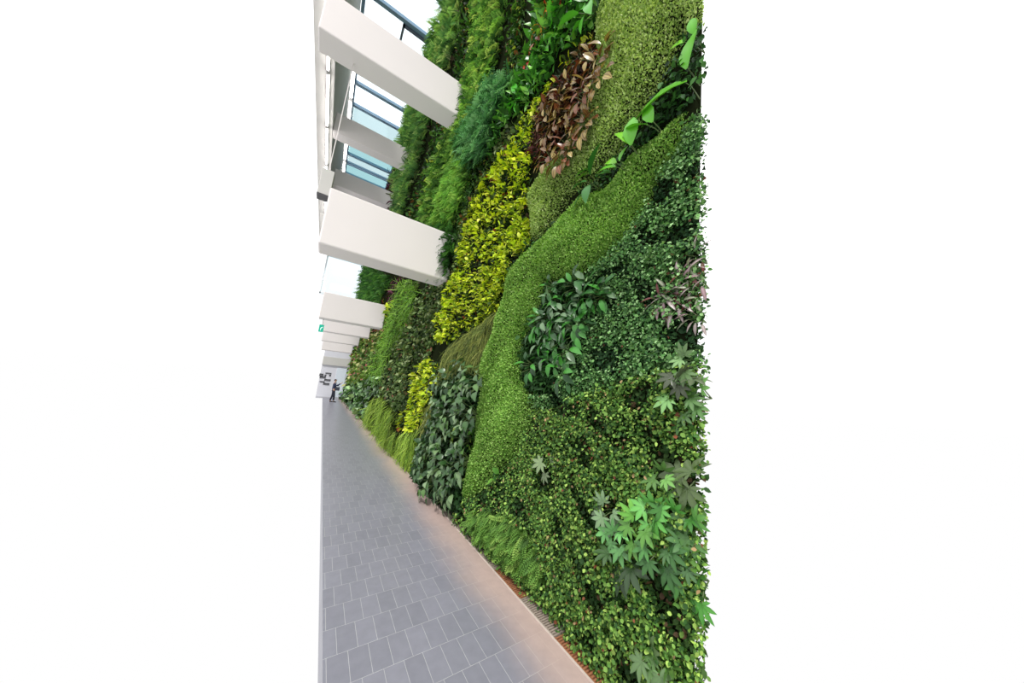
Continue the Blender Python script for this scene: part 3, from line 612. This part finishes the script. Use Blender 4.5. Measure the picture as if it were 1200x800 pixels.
# vivid plants in the upper drift
for uv, lab, col in [((640, 60), 'bright green broad leaved rosette below the yellow croton leaves', (96, 185, 50)), ((664, 12), 'bright green rosette at the top of the leafy drift', (84, 180, 48)), ((690, 10), 'green rosette at the top beside the carpet corner', (80, 160, 50)),
        ((650, 38), 'green leafy rosette right of the orange leaves', (90, 175, 50)), ((608, 118), 'lowest bright rosette at the foot of the leafy drift', (80, 180, 50)), ((622, 96), 'green rosette just left of the lime tip', (80, 165, 50))]:
    plant('leafy_rosette', lab, 'plant', uv, 8, 'ros' + str(col), BROAD, .2, [col], .12, .16, 'bright rosettes in the upper drift', down=-.1)
for uv, lab, cols in [((621, 72), 'red leaved bromeliad in the upper planting', [(200, 60, 44), (150, 40, 40)]), ((652, 2), 'dark red leaved bromeliad at the very top', [(170, 36, 44), (110, 30, 36)]), ((642, 18), 'orange yellow leaved plant, upper one of two', [(220, 170, 50), (200, 150, 60)]),
        ((636, 30), 'orange yellow leaved plant, lower one of two', [(225, 180, 60), (190, 130, 60)]), ((630, 46), 'brownish maroon leaved plant between the red and the orange ones', [(120, 60, 46), (150, 90, 60)])]:
    plant('bromeliad', lab, 'plant', uv, 6, 'br' + str(cols[0]), BROAD, .15, cols, .1, .14, 'coloured leaf plants in the upper drift', down=0)
# pink silver spiderwort at the right edge
for i, (u, v) in enumerate([(786, 345), (800, 330), (812, 318), (822, 300), (796, 356), (815, 345), (824, 330), (778, 352), (820, 372)]):
    plant('spiderwort', ['silver and pink striped spiderwort, leftmost but one on the right edge', 'silver pink spiderwort left of the top of its patch', 'silver pink spiderwort near the top of its patch', 'topmost silver pink spiderwort at the picture edge', 'silver spiderwort at the bottom of its patch', 'silver spiderwort with maroon backs near the edge', 'silver spiderwort right at the picture edge, middle height', 'leftmost small silver spiderwort', 'lowest maroon silver spiderwort at the edge'][i],
          'plant', (u - 6, v), 9, 'sp', SILVER, .09, [(150, 142, 142), (140, 120, 126), (96, 52, 52), (130, 140, 120)], .06, .08, 'silver pink spiderworts', down=.5)
# palmate fatsias on the right
FT = [((806, 424), 4, .13, 'topmost palmate leaved fatsia at the right edge', (140, 180, 120)), ((800, 446), 4, .13, 'purplish grey palmate plant under the topmost fatsia', (100, 112, 88)), ((800, 470), 4, .12, 'light green fatsia left of the edge, above the middle', (130, 180, 110)),
      ((820, 465), 4, .12, 'light green fatsia touching the edge above the middle', (130, 185, 110)), ((815, 495), 4, .13, 'fatsia with pointed leaves at the edge, middle height', (100, 165, 80)), ((812, 562), 5, .19, 'large olive grey palmate leaf plant at the right edge', (116, 140, 92)),
      ((776, 562), 4, .11, 'light green palmate plant left of the large olive one', (120, 175, 90)), ((765, 600), 5, .13, 'bright green fatsia in the middle of the lower right clump', (110, 185, 90)), ((790, 606), 4, .12, 'green fatsia right of the middle of the lower clump', (90, 165, 70)),
      ((712, 602), 5, .13, 'pale silvery palmate plant on the left of the lower clump', (130, 160, 120)), ((722, 628), 5, .12, 'bright starry fatsia below the silvery one', (120, 190, 110)), ((745, 620), 4, .13, 'light green fatsia between the starry and the middle ones', (120, 190, 80)),
      ((728, 662), 4, .17, 'dark hanging palmate leaves under the starry fatsia', (70, 100, 62)), ((770, 645), 5, .14, 'mid green fatsia with drooping leaves, lower centre of the clump', (80, 140, 70)), ((800, 650), 4, .12, 'grey green palmate plant low at the right edge', (90, 130, 84)),
      ((815, 615), 4, .15, 'fatsia with light veins by the right edge below the olive one', (110, 170, 90)), ((765, 776), 4, .14, 'pale veined palmate plant at the bottom right', (130, 170, 110)), ((778, 790), 3, .12, 'lowest palmate plant at the bottom of the view', (110, 160, 80)),
      ((640, 545), 3, .13, 'small pale palmate leaf alone in the middle of the small leaved foliage', (130, 150, 110)), ((815, 690), 4, .11, 'green palmate plant low at the right edge', (80, 150, 60))]
for uv, n, sz, lab, col in FT:
    plant('fatsia', lab, 'plant', uv, n, 'fat', PALM, round(sz * .72, 3), [tuple(int(c * .9) for c in col), tuple(int(c * .7) for c in col)], .09, .12, 'palmate leaved plants on the right', down=.55, up=.6, prot=.14)

# ---------------------------------------------------------------- the visitor at the far end
def skin(name, chains, m, parent, sub_=2):
    V = []; E = []; Rr = []; key = {}
    for ch in chains:
        prev = None
        for p, r in ch:
            k = tuple(round(x, 4) for x in p)
            if k not in key: key[k] = len(V); V.append(p); Rr.append(r)
            i = key[k]
            if prev is not None and prev != i: E.append((prev, i))
            prev = i
    me = bpy.data.meshes.new(name); me.from_pydata(V, E, []); o = link(name, me, None, parent)
    s = o.modifiers.new('skin', 'SKIN'); s.use_smooth_shade = True
    for i, r in enumerate(Rr): me.skin_vertices[0].data[i].radius = (r, r) if not isinstance(r, tuple) else r
    me.skin_vertices[0].data[0].use_root = True
    o.modifiers.new('sub', 'SUBSURF').levels = sub_; o.modifiers['sub'].render_levels = sub_
    dg = bpy.context.evaluated_depsgraph_get(); me2 = bpy.data.meshes.new_from_object(o.evaluated_get(dg)); o.modifiers.clear(); o.data = me2
    me2.materials.clear(); me2.materials.append(m); me2.polygons.foreach_set('use_smooth', np.ones(len(me2.polygons), bool))
    return o
SKIN = mat('skin', (.42, .25, .18), .6); NAVY = mat('navy_cloth', (.02, .028, .07), .85); TROU = mat('dark_trousers', (.012, .014, .028), .9); HAIRM = mat('dark_hair', (.015, .012, .01), .7); SHOE = mat('black_shoe', (.01, .01, .012), .5)
pf = at(388.6, 471, Z=0)
per = empty('person', (pf[0], pf[1], 0)); tag(per, 'visitor in dark navy clothes at the far end, arms raised photographing the planted wall', 'person')
per.scale = (1.0, 1.0, 1.0)
pel = (-.02, 0, .90); chest = (-.03, 0, 1.22); neck = (-.02, 0, 1.42)
def hand(sy):
    wr = (.36, sy * .10, 1.38); pal = (.42, sy * .085, 1.42); out = [[(wr, .024), (pal, .026)]]
    for k in range(4):
        a = (.445, sy * (.085) + (k - 1.5) * .018, 1.445 - abs(k - 1.5) * .003); b = (.465, a[1], 1.475 + .004 * (k % 2)); c = (.455, a[1] - sy * .006, 1.498 - .004 * k)
        out.append([(pal, .026), (a, .010), (b, .009), (c, .007)])
    out.append([(pal, .026), ((.43, sy * .055, 1.415), .011), ((.44, sy * .035, 1.435), .009)]); return out
chains = [[(pel, (.13, .10)), (chest, (.15, .10)), ((-.025, 0, 1.36), (.10, .08)), (neck, .05), ((-.01, 0, 1.49), .06), ((.01, 0, 1.56), (.078, .09)), ((.0, 0, 1.64), (.07, .08))]]
for s in (-1, 1):
    fx = .10 if s < 0 else -.10
    chains.append([(pel, (.13, .10)), ((-.01, s * .09, .84), .085), ((fx * .5 + .02, s * .10, .48), .055), ((fx - .02, s * .10, .12), .04), ((fx, s * .10, .06), .04), ((fx + .14, s * .11, .035), .03)])
    chains.append([((-.025, 0, 1.36), (.10, .08)), ((-.03, s * .18, 1.35), .06), ((.10, s * .2, 1.14), .042), ((.36, s * .10, 1.38), .024)])
    chains += hand(s)
body = skin('body', chains, SKIN, per)
jk = [[((-.02, 0, .84), (.16, .125)), (chest, (.175, .125)), ((-.025, 0, 1.36), (.125, .10)), ((-.02, 0, 1.40), .07)]]
for s in (-1, 1): jk.append([((-.025, 0, 1.36), (.125, .10)), ((-.03, s * .18, 1.35), .078), ((.10, s * .2, 1.14), .06), ((.33, s * .115, 1.355), .042)])
skin('jacket', jk, NAVY, per)
tr = [[((-.02, 0, .92), (.15, .12)), ((-.02, 0, .86), (.15, .115))]]
for s in (-1, 1):
    fx = .10 if s < 0 else -.10
    tr.append([((-.02, 0, .86), (.15, .115)), ((-.01, s * .09, .80), .10), ((fx * .5 + .02, s * .10, .48), .072), ((fx - .02, s * .10, .10), .056)])
skin('trousers', tr, TROU, per)
for s in (-1, 1):
    fx = .10 if s < 0 else -.10
    skin('shoe', [[((fx - .05, s * .10, .05), .05), ((fx + .06, s * .105, .045), .045), ((fx + .17, s * .115, .035), .036)]], SHOE, per)
skin('hair', [[((-.045, 0, 1.50), .05), ((-.035, 0, 1.58), (.085, .075)), ((-.01, 0, 1.665), (.075, .07))]], HAIRM, per)
bag = empty('shoulder_bag', (pf[0] + .2, pf[1] - .16, .84)); tag(bag, 'dark shoulder bag hanging at the front hip of the visitor', 'bag')
MB().box((-.13, -.06, 0), (.13, .06, .26)).build('body', mat('dark_bag', (.03, .035, .06), .6), bag, bevel=.03)
MB().tube((-.1, 0, .25), (-.2, .1, .58), .012).tube((.1, 0, .25), (-.15, .18, .58), .012).build('strap', NAVY, bag)
ph = MB().box((.455, -.055, 1.43), (.467, .055, 1.50)).build('phone', DARKM, None, bevel=.003); ph.location = (pf[0], pf[1], 0); tag(ph, 'dark phone held up in the hands of the visitor', 'phone')
